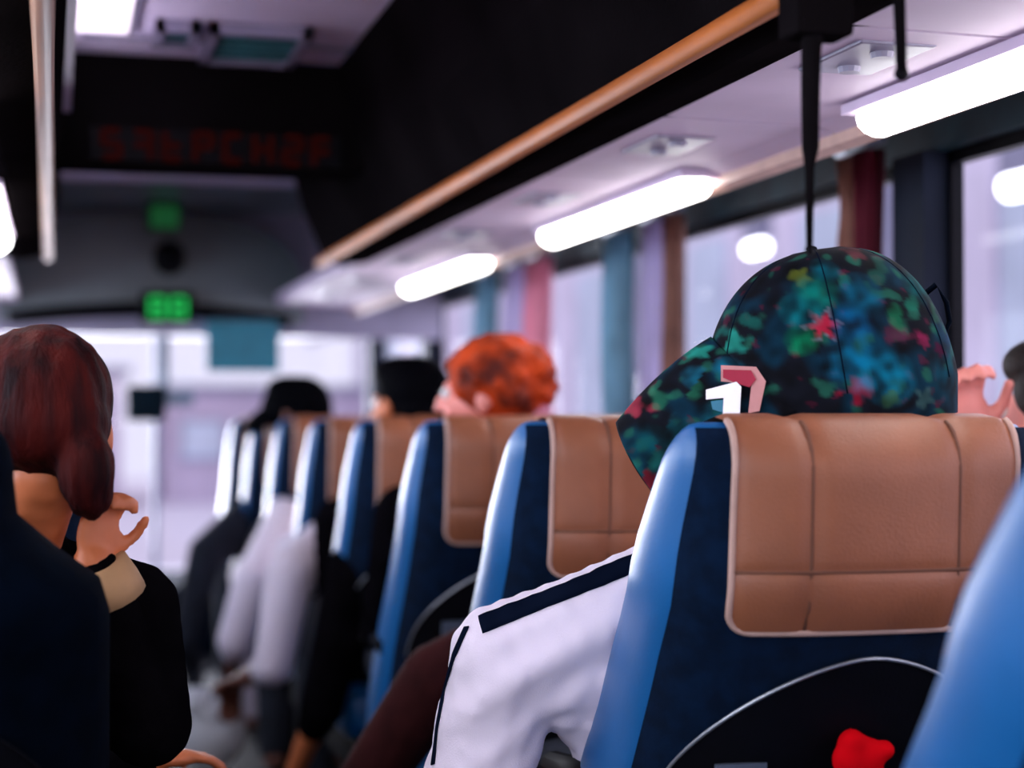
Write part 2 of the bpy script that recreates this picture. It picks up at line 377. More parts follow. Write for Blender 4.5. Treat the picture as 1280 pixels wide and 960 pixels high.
lamp_labels = {0: 'long white lamp strip overhead nearest the hanging straps', 1: 'white lamp strip overhead between the near lamp and the small far one', 2: 'small far white lamp strip at the end of the orange rail'}
def lamp(x, ya, yb, label, wdt=.034, zb=1.548, mt='tube', name='strip_lamp', grp=None):
    o = empty(name, (x, (ya + yb) / 2, zb)); h = (yb - ya) / 2
    bm = bmesh.new()
    tube(bm, [(0, -h, -.012), (0, -h + .02, -.016), (0, h - .02, -.016), (0, h, -.012)], [wdt * .6, wdt, wdt, wdt * .6], 14, flat=.75)
    link('diffuser', bm, M[mt], o, True)
    boxo('housing', (-wdt * 1.1, -h - .02, -.006), (wdt * 1.1, h + .02, .008), M['duct'], o)
    tag(o, label, 'lamp', grp)
lamp(.742, 1.26, 2.235, lamp_labels[0]); lamp(.742, 2.92, 3.863, lamp_labels[1]); lamp(.742, 4.54, 5.50, lamp_labels[2])
lamp(.742, -.4, .55, 'white lamp strip overhead behind the camera seats on the right', grp='lamps behind the viewpoint')
lamp(-.50, 3.35, 4.32, 'white lamp strip at the left edge beyond the tan rail', wdt=.045, zb=1.552)
lamp(-.50, 1.4, 2.5, 'white lamp strip above the left seats beside the dark-haired woman', wdt=.045, zb=1.552)
lamp(-.742, -.4, .55, 'white lamp strip overhead behind the camera seats on the left', grp='lamps behind the viewpoint')

cv_ = empty('ceiling_fill_strip', (-.336, 2.5, 1.80))  # glowing strip added to brighten the ceiling, not a fitting of the coach
boxo('diffuser', (0, -1.45, -.012), (.010, 1.35, .018), mat('fill_strip_glow', (.8, .8, .8), .5, emit=(.86, .78, 1.0), estr=13.0, var=.01), cv_)
boxo('housing', (-.02, -1.5, -.022), (.012, 1.4, -.012), M['duct'], cv_)
tag(cv_, 'thin pale fill strip added high along the inside of the left luggage rack', 'lamp')
# hanging straps
def strap(pts_, rs, label, block=None):
    o = empty('hanging_strap', pts_[0])
    bm = bmesh.new(); tube(bm, [V(p) - V(pts_[0]) for p in pts_], rs, 10, flat=.8); link('strap_webbing', bm, M['rack'], o, True)
    if block:
        a, b = block; bm = bmesh.new(); box(bm, V(a) - V(pts_[0]), V(b) - V(pts_[0]), .006); link('bracket', bm, M['rack'], o)
    bm = bmesh.new(); ell(bm, V(pts_[-1]) - V(pts_[0]), (rs[-1] * 1.2, rs[-1], rs[-1] * 1.2)); link('tip', bm, M['blackp'], o, True)
    tag(o, label, 'strap')
Ys = 1.62
ps = [pt(1022, 0, Ys), pt(1014, 60, Ys), pt(1013, 120, Ys), pt(1013, 185, Ys), pt(1012, 210, Ys), pt(1012, 312, Ys)]
strap([ps[0] + V((0, 0, .02))] + ps[0:], [.020, .015, .0125, .0115, .0105, .006, .0042], 'long black strap hanging from the rack rail down to the floral cap',
      (pt(986, 45, Ys + .0) + V((0, -.02, 0)), pt(1058, -60, Ys) + V((0, .03, 0))))
ps = [pt(1121, -60, 1.56), pt(1124, 0, 1.56), pt(1127, 92, 1.56)]
strap(ps, [.008, .0075, .0065], 'short black strap hanging before the long near lamp strip')

# ------------------------------------------------------------------ curtains
def curtain(ya, yb, m, label, amp=.018, n=5, x=HW - .06, z0=WZ0 + .01, z1=WZ1 + .02, tie=None):
    o = empty('curtain', (x, (ya + yb) / 2, z1)); bm = bmesh.new(); nu, nv = n * 8, 14; g = []
    for j in range(nv + 1):
        row = []; tz = j / nv; z = z1 + (z0 - z1) * tz
        sq = 1 - (0.45 * math.exp(-((tz - .55) / .16) ** 2) if tie else 0)
        for i in range(nu + 1):
            u = i / nu; yy = ya + (yb - ya) * (.5 + (u - .5) * sq)
            row.append(bm.verts.new((amp * math.sin(u * n * 2 * math.pi) * (1 + .2 * math.sin(9 * tz + i)), yy - (ya + yb) / 2, z - z1)))
        g.append(row)
    for j in range(nv):
        for i in range(nu): bm.faces.new((g[j][i], g[j][i + 1], g[j + 1][i + 1], g[j + 1][i]))
    bmesh.ops.solidify(bm, geom=bm.faces[:], thickness=.003)
    link('cloth', bm, m, o, True)
    bm = bmesh.new(); tube(bm, [(0, -(yb - ya) / 2 - .03, .012), (0, (yb - ya) / 2 + .03, .012)], .008, 8); link('curtain_rod', bm, M['steel'], o, True)
    if tie:
        bm = bmesh.new(); zz = (z0 - z1) * .55; hw = (yb - ya) / 2 * .62
        tube(bm, [(.028 * math.cos(a), hw * math.sin(a), zz) for a in [k * math.pi / 8 for k in range(17)]], .012, 8); link('tieback', bm, tie, o, True)
    tag(o, label, 'curtain')
curtain(2.985, 3.055, M['curt_red'], 'narrow red curtain gathered beside the dark window pillar behind the cap', n=3)
curtain(3.06, 3.12, M['curt_brown'], 'brown curtain edge beside the red one at the dark pillar', n=2, z0=1.36)
curtain(4.05, 4.13, M['curt_brown'], 'brown gathered curtain between the teal curtain and the cap', n=3)
curtain(4.14, 4.30, M['curt_lav'], 'pale lavender gathered curtain before the brown one', n=3)
curtain(4.43, 4.63, M['curt_teal'], 'teal gathered curtain left of the brown one', n=4)
curtain(5.22, 5.46, M['curt_pink'], 'pink gathered curtain above the orange-haired passenger', n=4)
curtain(5.50, 5.72, M['curt_lav'], 'lavender gathered curtain beside the pink one', n=4)
curtain(5.9, 6.15, M['curt_teal'], 'dark teal gathered curtain at the far end of the windows', n=4)

# ------------------------------------------------------------------ outside: ground, station front, canopy lamps
bm = bmesh.new(); box(bm, (-30, -15, -.95), (30, 60, -.9)); struct(link('ground', bm, M['ground']))
for bx0, bx1, bz, lab in ((-9, 1.2, 2.1, 'pale lavender building across the street beyond the windscreen'), (2.2, 11, 1.7, 'low pale building beyond the right side of the windscreen')):
    bd = empty('building', ((bx0 + bx1) / 2, 42, -.9)); w2 = (bx1 - bx0) / 2
    boxo('wall', (-w2, 0, 0), (w2, 4, bz + .9), M['farwall'], bd)
    boxo('roof', (-w2 - .2, -.2, bz + .9), (w2 + .2, 4.2, bz + 1.1), M['column'], bd)
    for k in range(5):
        xx = -w2 + (k + .5) * 2 * w2 / 5
        f = boxo('window', (xx - .55, -.06, 1.0), (xx + .55, .02, 2.0), M['column'], bd); boxo('pane', (xx - .48, -.08, 1.07), (xx + .48, -.05, 1.93), M['facade2'], f)
    tag(bd, lab, 'building')
fc = struct(boxo('wall_station', (7.2, -6, -.9), (7.5, 45, 3.6), M['facade']), 'pale panelled station front outside the windows')
for k in range(24):
    y = -5 + k * 2.0
    boxo('facade_panel', (7.14, y, 0.2), (7.2, y + (1.9 if k % 3 else 1.2), 3.2), M['facade'] if k % 2 else M['facade2'], fc)
cols = []
for k in range(7):
    y = 1.2 + k * 5.5; c = boxo('station_column', (5.6, y - .14, -.9), (5.9, y + .14, 3.05), M['column'], bev=.02)
    boxo('column_base', (5.52, y - .22, -.9), (5.98, y + .22, -.6), M['column'], c)
    tag(c, 'pale grey station column standing outside the right windows', 'column', 'station columns')
cn = struct(boxo('trim_beam', (5.9, -6, 3.05), (6.1, 45, 3.15), M['column']), 'lamp beam of the station')
for k in range(2):
    yb = 11.2 + 4.3 * k
    hl = (.7, .20)[k]
    o = empty('canopy_lamp', (6.0, yb - hl - (.35 if k == 0 else 0), 2.70))
    bm = bmesh.new(); tube(bm, [(0, -hl, 0), (0, -hl + .04, 0), (0, hl - .04, 0), (0, hl, 0)], [.04, .08 - .02 * k, .08 - .02 * k, .04], 12); link('diffuser', bm, M['tubeout'], o, True)
    boxo('housing', (-.07, -hl, .06), (.07, hl, .36), M['column'], o)
    tag(o, ['bright lamp seen through the window at the right edge', 'round bright lamp glimpsed through the window left of the strap'][k], 'lamp')

# ------------------------------------------------------------------ seats
def smooth01(t): t = max(0, min(1, t)); return t * t * (3 - 2 * t)
TOP = 1.115
def prof_w(h, narrow):
    if narrow: return .150 + (.245 - .150) * smooth01((h - .085) / .10) + .02 * h
    return .218 + .014 * smooth01(h / .2) + .022 * smooth01((h - .2) / .4)
def prof_yb(h): return .04 * h + .36 * max(0, h - .16) * smooth01((h - .16) / .1)
def prof_t(h): return .125 + .19 * smooth01((h + .07) / .27) + .07 * smooth01((h - .18) / .3)
def back_pt(h, a, narrow=False, grow=0.0):           # point on the backrest shell, h below the top, a around it
    k = 1.0
    rr = .05
    if h < rr: k = math.sqrt(max(0, 1 - ((rr - h) / rr) ** 2))
    w = prof_w(h, narrow) - rr * .55 * (1 - k) + grow; t = prof_t(h); yb = prof_yb(h)
    t2 = t * (0.25 + .75 * k) if h < rr else t
    c, s = math.cos(a), math.sin(a); e = 2 / 2.6
    x = w * abs(c) ** e * (1 if c > 0 else -1)
    ys = abs(s) ** e * (1 if s > 0 else -1)
    y = yb + t / 2 + (t2 / 2 + grow) * ys
    return V((x, y, TOP - h + (grow if h < .03 else 0)))
def back_mesh(narrow):
    bm = bmesh.new(); hs = [0.0, .003, .008, .016, .028, .042] + [.06 + .035 * i for i in range(18)]; n = 56; rings = []
    for h in hs: rings.append([bm.verts.new(back_pt(h, 2 * math.pi * i / n, narrow)) for i in range(n)])
    for a, b in zip(rings, rings[1:]):
        for i in range(n): bm.faces.new((a[i], b[i], b[(i + 1) % n], a[(i + 1) % n]))
    bm.faces.new(rings[0]); bm.faces.new(rings[-1][::-1])
    bmesh.ops.recalc_face_normals(bm, faces=bm.faces[:])
    return bm
def back_y(x, h, narrow=False):                      # y of the rear surface at x
    w = prof_w(h, narrow); t = prof_t(h); rr = .05
    u = min(.999, abs(x) / w); f = (1 - u ** 2.6) ** (1 / 2.6)
    k = 1 if h >= rr else math.sqrt(max(0, 1 - ((rr - h) / rr) ** 2))
    return prof_yb(h) + t / 2 - t * (.25 + .75 * k) / 2 * f
def front_y(x, h):
    t = prof_t(h); rr = .05; k = 1 if h >= rr else math.sqrt(max(0, 1 - ((rr - h) / rr) ** 2))
    return prof_yb(h) + t / 2 + t * (.25 + .75 * k) / 2
def panel(hs_, xw, off, puff=None, narrow=False):     # sheet lying on the rear of the back; hs_ list of heights, xw(h)->halfwidth
    bm = bmesh.new(); nx = 36; g = []
    for h in hs_:
        row = []
        for i in range(nx + 1):
            x = xw(h) * (2 * i / nx - 1); o = off + (puff(x, h) if puff else 0)
            row.append(bm.verts.new((x, back_y(x, h, narrow) - o, TOP - h)))
        g.append(row)
    for a, b in zip(g, g[1:]):
        for i in range(nx): bm.faces.new((a[i], a[i + 1], b[i + 1], b[i]))
    return bm
CW = 0.170                                            # half width of the tan cover
def cover_mesh():
    # tan cover: over the top and down the back with puffed panels between seams
    bm = bmesh.new(); nx = 60; g = []
    path = [('f', .20), ('f', .15), ('f', .10), ('f', .06), ('f', .035), ('f', .018), ('f', .008), ('t', 0)] + [('b', h) for h in (.004, .009, .016, .024, .034, .046, .06, .075, .09, .105, .12, .135, .15, .158, .163, .168, .174, .185, .198, .210, .219, .225, .229)]
    def puff(x, s):
        sx = min(abs(abs(x) - .088), .02) / .02; p = .006 * math.sqrt(sx)
        sy = min(abs(s - .163), .014) / .014; p *= (.35 + .65 * math.sqrt(sy))
        ed = min(max(CW - abs(x), 0), .012) / .012; return p * (.3 + .7 * ed) + .004
    for kind, h in path:
        row = []
        cw = CW - (.018 * (1 - math.sqrt(max(0, 1 - ((h - .207) / .022) ** 2))) if (kind == 'b' and h > .207) else 0)
        if kind == 'b': cw -= .010 * math.exp(-h / .03)*0
        for i in range(nx + 1):
            x = cw * (2 * i / nx - 1); p = puff(x, h if kind == 'b' else 0)
            if kind == 'b':
                k = min(1, h / .05); row.append(bm.verts.new((x, back_y(x, h) - p * (.3 + .7 * k), TOP - h + p * (1 - k) * 1.0)))
            elif kind == 't':
                row.append(bm.verts.new((x, (back_y(x, .001) + front_y(x, .001)) / 2, TOP + p)))
            else:
                k = min(1, h / .05); row.append(bm.verts.new((x, front_y(x, h) + .004, TOP - h + p * (1 - k))))
        g.append(row)
    for a, b in zip(g, g[1:]):
        for i in range(nx): bm.faces.new((a[i], b[i], b[i + 1], a[i + 1]))
    return bm
def edge_line():
    pts = []
    for h in (.002, .006, .012, .02, .03, .045, .06, .09, .12, .15, .18, .20): pts.append((-CW, h))
    for i in range(1, 7): a = i / 6 * math.pi / 2; pts.append((-CW + .026 * (1 - math.cos(a)), .205 + .026 * math.sin(a)))
    L = [(x, h) for x, h in pts]; Rr = [(-x, h) for x, h in reversed(pts)]
    mid = [(-CW + .026 + (2 * CW - .052) * i / 10, .231) for i in range(1, 10)]
    return [V((x, back_y(x, h) - .006, TOP - h + (.004 if h < .03 else 0))) for x, h in L + mid + Rr]
def seam_bm(x=None, h=None):
    bm = bmesh.new()
    if x is not None: tube(bm, [(x, back_y(x, hh) - .0045, TOP - hh + (.004 if hh < .02 else 0)) for hh in (.004, .009, .016, .03, .05, .08, .12, .16, .20, .227)], .0028, 6)
    else: tube(bm, [(xx * CW, back_y(xx * CW, h) - .0055, TOP - h) for xx in [i / 8 - 1 for i in range(17)]], .0026, 6)
    return bm
XW = .216
def arch_pts(wd, top, bot, n=24):
    out = []
    for i in range(n + 1):
        a = math.pi * i / n; out.append((-wd * math.cos(a) if abs(math.cos(a)) > 0 else 0, bot - (bot - top) * math.sin(a) ** .75))
    return out
def build_seat(kind):
    narrow = kind == 'narrow'
    s = empty('coach_seat', (0, 0, 0))
    link('backrest', back_mesh(narrow), M['navy_dark'] if narrow else M['leather'], s, True)
    hs = [.006, .012, .022, .035] + [.055 + .03 * i for i in range(19)] if not narrow else [.12 + .03 * i for i in range(17)]
    link('back_shell', panel(hs, lambda h: prof_w(h, narrow) - .014, .003, narrow=narrow), M['navy_dark'] if narrow else M['navy'], s, True)
    if not narrow:
        cv = link('head_cover', cover_mesh(), M['tan'], s, True)
        bm = bmesh.new(); tube(bm, edge_line(), .0042, 8); link('piping', bm, M['piping'], cv, True)
        for x in (-.088, .088): link('seam', seam_bm(x=x), M['seam'], cv, True)
        link('seam', seam_bm(h=.163), M['seam'], cv, True)
    # arched pocket panel with silver rim
    rows = []; bm = bmesh.new()
    for j in range(13):
        h = .262 + (.62 - .262) * j / 12
        wd = XW * (1 - ((max(0, .46 - h)) / .198) ** (2.1)) ** .62 if h < .46 else XW + .002
        wd = max(wd, .03 if j == 0 else .01)
        rows.append([bm.verts.new((wd * (2 * i / 16 - 1), back_y(wd * (2 * i / 16 - 1), h) - .012, TOP - h)) for i in range(17)])
    for a, b in zip(rows, rows[1:]):
        for i in range(16): bm.faces.new((a[i], a[i + 1], b[i + 1], b[i]))
    pk = link('pocket_panel', bm, M['blackp'], s, True)
    bm = bmesh.new(); pts_ = []
    for j in range(26):
        h = .262 + .20 * (1 - j / 25) ** 1.6; wd = XW * (1 - ((.46 - h) / .198 if h < .46 else 0) ** 2.1) ** .62 if h < .46 else XW
        pts_.append((-wd, h))
    pts_ = pts_ + [(-x, h) for x, h in reversed(pts_)]
    tube(bm, [(x, back_y(x, h) - .014, TOP - h) for x, h in pts_ if True], .0022 if not narrow else .0015, 6)
    link('pocket_rim', bm, M['chrome'] if not narrow else M['blackp'], pk, True)
    boxo('pocket_label', (-.165, back_y(-.13, .38) - .020, TOP - .41), (-.105, back_y(-.13, .38) - .012, TOP - .383), M['label'], pk)
    # cushion, base, armrest
    bm = bmesh.new(); box(bm, (-.215, .20, .36), (.215, .66, .475), .035); link('seat_cushion', bm, M['leather'], s, True)
    bm = bmesh.new(); box(bm, (-.20, .18, .28), (.20, .62, .36), .01); link('seat_frame', bm, M['blackp'], s)
    for x in (-.15, .15):
        bm = bmesh.new(); box(bm, (x - .02, .25, 0), (x + .02, .50, .285), .006); link('leg', bm, M['blackp'], s)
    bm = bmesh.new(); tube(bm, [(-.232, .28, .66), (-.232, .40, .665), (-.232, .52, .655)], [.02, .022, .018], 10); link('armrest', bm, M['blackp'], s, True)
    return s
def copy_tree(o, parent=None):
    c = o.copy(); COL.objects.link(c); c.parent = parent
    for ch in list(o.children): copy_tree(ch, c)
    return c
proto = build_seat('wide')
SX, PITCH, ROW0 = .525, .713, 1.76
used = [False]
def seat(x, row, label, group=None):
    o = proto if not used[0] else copy_tree(proto); used[0] = True
    o.location = (x + (.030 if row < 0 else 0), ROW0 + PITCH * row, 0); tag(o, label, 'seat', group or 'coach seats with tan head covers'); return o
names = {-1: 'bright blue coach seat side cut off at the right edge of the photo',
         0: 'nearest full coach seat with tan head cover, before the man in the floral cap',
         1: 'blue coach seat with tan head cover directly beyond the white jersey shoulder',
         2: 'blue coach seat with tan head cover under the orange-haired passenger',
         3: 'blue coach seat two rows beyond the orange-haired passenger, black sleeve at its side',
         4: 'blue aisle seat just beyond the black-sleeved passenger, white sleeve beside it',
         5: 'distant blue aisle seat under the black-capped head',
         6: 'second blue aisle seat from the far end of the aisle row',
         7: 'farthest blue aisle seat, against the bright windscreen'}
for r_ in range(-1, 8): seat(SX, r_, names[r_])
for r_ in range(0, 8):
    seat(SX + .44, r_, 'window seat with tan head cover beside the nearest full aisle seat' if r_ == 0 else 'right window seat beside the ' + ('', 'aisle seat beyond the white jersey', 'aisle seat of the orange-haired passenger', 'aisle seat of the black-sleeved passenger', 'aisle seat of the nearer white-shirted passenger', 'aisle seat of the black-capped passenger', 'aisle seat of the farthest passenger', 'empty farthest aisle seat')[r_], 'right window seats')
for r_ in range(1, 8):
    for x in (-SX, -SX - .44): seat(x, r_, 'blue coach seat left of the aisle, hidden beyond the dark-haired woman', 'left seats ahead')
seat(-1.02, 0, 'window seat left of the dark navy seat, outside the picture', 'left seats ahead')
ns = build_seat('narrow'); ns.location = (-.548, 1.76, 0)
tag(ns, 'dark navy seat back with sloping shoulder in the lower left corner', 'seat')

# ------------------------------------------------------------------ people
def head_blobs(bm, c, rot, s=1.0):
    def e(p, r): ell(bm, V(c) + rot @ (V(p) * s), tuple(q * s for q in r), rot)
    e((0, -.012, .025), (.074, .093, .080)); e((0, .03, -.015), (.062, .062, .075)); e((0, .045, -.070), (.042, .045, .035))
    e((0, .098, -.015), (.012, .018, .022)); e((0, .108, -.028), (.015, .012, .010)); e((0, .085, -.058), (.022, .012, .007)); e((0, .083, -.070), (.019, .011, .007))
    e((0, .082, .020), (.045, .012, .010)); e((-.035, .07, -.03), (.022, .02, .025)); e((.035, .07, -.03), (.022, .02, .025))
    for k in (-1, 1):
        e((k * .077, -.005, -.010), (.010, .020, .032))
def hand(bm, w_, d, up, s=1.0, curl=.5):
    d = V(d).normalized(); up = V(up); up = (up - d * up.dot(d)).normalized(); sd = d.cross(up)
    rot = Matrix((sd, d, up)).transposed()
    ell(bm, V(w_) + d * .045 * s, (.040 * s, .050 * s, .016 * s), rot)
    for k, (ox, ln) in enumerate(((-.030, .062), (-.010, .072), (.010, .068), (.029, .054))):
        p = V(w_) + d * .082 * s + sd * ox * s; q = d.copy(); a = 0
        for j in range(3):
            a += curl * (.6 + .2 * j); dd = (d * math.cos(a) - up * math.sin(a)); n = p + dd * ln * s * (.45, .32, .25)[j]
            limb(bm, p, n, .0090 * s, .0080 * s, 4); p = n
    p = V(w_) + d * .025 * s - sd * .035 * s; m1 = p + (-sd * .6 + d * .7 - up * .25).normalized() * .04 * s
    limb(bm, p, m1, .012 * s, .0105 * s, 5); limb(bm, m1, m1 + (d * .8 - up * .5 - sd*.1).normalized() * .032 * s, .0105 * s, .009 * s, 5)
def person(P, skin, shirt, trousers, hair, label, vox=.009, sc=1.0, group=None, sleeve='long', fold=0, long_sleeve_r=True):
    root = empty('person', (P['hip'][0], P['hip'][1], 0))
    base = -V(root.location)
    hip, chest, neck, head = V(P['hip']), V(P['chest']), V(P['neck']), V(P['head'])
    rot = Matrix.Rotation(P['yaw'], 3, 'Z') @ Matrix.Rotation(P.get('roll', 0), 3, 'Y') @ Matrix.Rotation(P['pitch'], 3, 'X')
    aw = P.get('aw', .052)
    bm = bmesh.new()
    head_blobs(bm, head, rot, P.get('hs', 1.0))
    limb(bm, neck - V((0, 0, .03)), head + rot @ V((0, -.02, -.06)), .052, .048)
    for t in range(7): c = hip.lerp(chest, t / 6); ell(bm, c, (.140 + .02 * t / 6, .095, .09))
    for k in ('L', 'R'):
        sh, el, wr = V(P['sh' + k]), V(P['el' + k]), V(P['wr' + k])
        limb(bm, chest.lerp(neck, .6), sh, .06, aw); limb(bm, sh, el, aw * .9, .038); limb(bm, el, wr, .037, .025)
        hand(bm, wr, P.get('hd' + k, (wr - el)), P.get('hu' + k, (0, 0, 1)), P.get('hsc', 1.0), P.get('curl' + k, .45))
        sg = -1 if k == 'L' else 1
        h0 = hip + V((sg * .09, .02, -.01)); kn = V(P.get('kn' + k, hip + V((sg * .10, .40, 0)))); ft = V(P.get('ft' + k, kn + V((0, -.02, -.44)))); ft.z = .06
        limb(bm, h0, kn, .082, .056); limb(bm, kn, ft, .055, .036); limb(bm, ft + V((0, -.02, -.01)), ft + V((0, .14, -.025)), .034, .028)
    bmesh.ops.translate(bm, verts=bm.verts[:], vec=base)
    bd = meshobj('body', fuse(bm, vox, 4), skin, root)
    for k in (-1, 1):
        bm = bmesh.new(); ell(bm, head + base + rot @ (V((k * .031, .082, .004)) * P.get('hs', 1)), .0125, sub=2); ey = link('eye', bm, M['eye'], root, True)
        bm = bmesh.new(); ell(bm, head + base + rot @ (V((k * .031, .0915, .004)) * P.get('hs', 1)), .0062, sub=2); link('iris', bm, M['iris'], ey, True)
    # shirt
    bm = bmesh.new(); g = .014
    for t in range(9): c = hip.lerp(chest, t / 8); ell(bm, c, (.146 + .03 * t / 8 + g, .100 + g, .09))
    for k in ('L', 'R'):
        sh, el, wr = V(P['sh' + k]), V(P['el' + k]), V(P['wr' + k])
        limb(bm, chest.lerp(neck, .75), sh, .058 + g * .6, aw + g); limb(bm, chest, sh, .09, aw + g); limb(bm, sh, el, aw + g, .046 + g * .6)
        if sleeve == 'long': limb(bm, el, el.lerp(wr, .93), .044 + g * .5, .034)
        elif sleeve == 'mid': limb(bm, el, el.lerp(wr, .25), .044 + g * .5, .044)
    limb(bm, neck - V((0, 0, .05)), neck + V((0, 0, .0)), .075, .062)
    bmesh.ops.translate(bm, verts=bm.verts[:], vec=base)
    dsp = (lambda co: fold * (noise.noise(V(((co.z * .80 - co.x * .60) * 26, (co.x * .8 + co.z * .6) * 4.5, co.y * 6))) + .12 * noise.noise(co * 40))) if fold else None
    st = meshobj('shirt', fuse(bm, vox, 4, dsp), shirt, root)
    bm = bmesh.new()
    for t in range(3): ell(bm, hip + V((0, .01, .05 - .04 * t)), (.165, .118, .085))
    for k in ('L', 'R'):
        sg = -1 if k == 'L' else 1
        h0 = hip + V((sg * .09, .02, -.01)); kn = V(P.get('kn' + k, hip + V((sg * .10, .40, 0)))); ft = V(P.get('ft' + k, kn + V((0, -.02, -.44)))); ft.z = .06
        limb(bm, h0, kn, .098, .072); limb(bm, kn, ft + V((0, 0, .03)), .070, .052)
    bmesh.ops.translate(bm, verts=bm.verts[:], vec=base)
    meshobj('trousers', fuse(bm, max(vox, .010), 3), trousers, root)
    if hair:
        bm = bmesh.new(); hair[1](bm, head, rot, P.get('hs', 1.0))
        bmesh.ops.translate(bm, verts=bm.verts[:], vec=base)
        meshobj('hair', fuse(bm, min(vox, .008), 2, hair[2] if len(hair) > 2 else None), hair[0], root)
    tag(root, label, 'person', group)
    return root, st, bd
def hair_short(bm, c, rot, s):
    def e(p, r): ell(bm, V(c) + rot @ (V(p) * s), tuple(q * s for q in r), rot, 3)
    e((0, -.022, .035), (.084, .098, .085)); e((0, -.055, -.02), (.075, .062, .07)); e((0, .02, .075), (.07, .075, .045))
def hair_nape(bm, c, rot, s):
    def e(p, r): ell(bm, V(c) + rot @ (V(p) * s), tuple(q * s for q in r), rot, 3)
    e((0, -.05, -.03), (.072, .05, .05)); e((0, -.03, -.01), (.078, .06, .04))
def hair_tied(bm, c, rot, s):
    def e(p, r): ell(bm, V(c) + rot @ (V(p) * s), tuple(q * s for q in r), rot, 3)
    e((0, -.020, .032), (.084, .100, .090)); e((0, -.05, .0), (.078, .07, .062)); e((-.01, .03, .05), (.08, .07, .06))
    e((.040, -.085, -.060), (.034, .04, .050)); e((.045, -.085, -.085), (.026, .03, .034))
def hair_curly(bm, c, rot, s):
    rnd = random.Random(3)
    ell(bm, V(c) + rot @ V((0, -.02, .03)), (.092, .105, .090), rot, 3)
    for i in range(150):
        a, b = rnd.uniform(0, 6.283), rnd.uniform(-.4, 1.45)
        p = V((math.cos(a) * math.cos(b) * .098, -.022 + math.sin(a) * math.cos(b) * .108, .025 + math.sin(b) * .088))
        if p.y > .05 and p.z < .05: continue
        ell(bm, V(c) + rot @ p, rnd.uniform(.012, .020), sub=1)
def strands(co): return .0035 * noise.noise(V((co.x * 90, co.y * 60, co.z * 12)))
def seated(x, row, **kw):
    y = ROW0 + PITCH * row
    P = dict(hip=(x, y + .56, .56), chest=(x, y + .46, .86), neck=(x, y + .34, 1.00), head=(x, y + .33, 1.14), yaw=0, pitch=0,
             shL=(x - .18, y + .36, .92), elL=(x - .21, y + .42, .68), wrL=(x - .12, y + .62, .62),
             shR=(x + .18, y + .36, .92), elR=(x + .21, y + .42, .68), wrR=(x + .12, y + .62, .62))
    P.update(kw); return P

# woman at the left, leaning into the aisle, hand raised to her cheek
hw_ = pt(48, 522, 2.16)
P = dict(hip=(-.52, 2.22, .56), chest=(-.44, 2.20, .80), neck=(-.405, 2.18, .975), head=(hw_.x, 2.15, 1.105), yaw=R(8), pitch=R(-10), hs=1.0,
         shL=(-.60, 2.2, .88), elL=(-.66, 2.3, .66), wrL=(-.55, 2.48, .60),
         shR=(-.262, 2.22, .875), elR=(-.215, 2.30, .66), wrR=(-.285, 2.30, .92), hdR=(.02, -.02, .1), huR=(.6, -.6, 0), curlR=.35)
P['elR'] = tuple(pt(186, 905, 2.17)); P['wrR'] = tuple(pt(116, 706, 2.11)); P['hdR'] = (.16, .15, 1); P['huR'] = (-.5, .8, 0); P['curlR'] = 1.25; P['hsc'] = .78; P['wrL'] = tuple(pt(185, 950, 2.42)); P['elL'] = (-.40, 2.46, .60); P['hdL'] = (1, .2, 0)
P['shR'] = tuple(pt(160, 765, 2.2))
wm, sh_, bd_ = person(P, M['skin_warm'], M['black'], M['denim'], (M['hair_auburn'], hair_tied, strands),
                      'dark-haired woman in black with tied-up hair, hand at her cheek', .006)
bm = bmesh.new(); c1, c2 = pt(86, 694, 2.22), pt(146, 664, 2.22)
el, wr = V(P['elR']), V(P['wrR']); dr = (wr - el).normalized()
tube(bm, [el.lerp(wr, .80) , el.lerp(wr, .88), el.lerp(wr, 1.0)], [.050, .047, .040], 18); bmesh.ops.translate(bm, verts=bm.verts[:], vec=-V(wm.location)); link('beige_cuff', bm, M['beige'], wm, True)

# the man in the floral cap
cc = pt(1036, 470, 1.965)
P = dict(hip=(.50, 2.20, .56), chest=(.42, 2.14, .80), neck=(.47, 2.06, .985), head=(cc.x - .01, 1.965, 1.125), yaw=R(86), pitch=R(-14), hs=1.0, aw=.066,
         shL=(.185, 2.14, .825), elL=(.12, 2.26, .60), wrL=(.25, 2.44, .62), shR=(.66, 2.14, .85), elR=(.72, 2.24, .64), wrR=(.56, 2.44, .62))
P['shL'] = tuple(pt(634, 834, 2.14)); P['elL'] = tuple(pt(556, 1090, 2.17))
mc, jersey, _b = person(P, M['skin'], M['white'], M['denim'], (M['hair_black'], hair_nape, strands), 'man in a white striped jersey wearing a floral cap, behind the nearest tan-covered seat', .006, sleeve='mid', fold=.011)
mc_loc = V(mc.location)
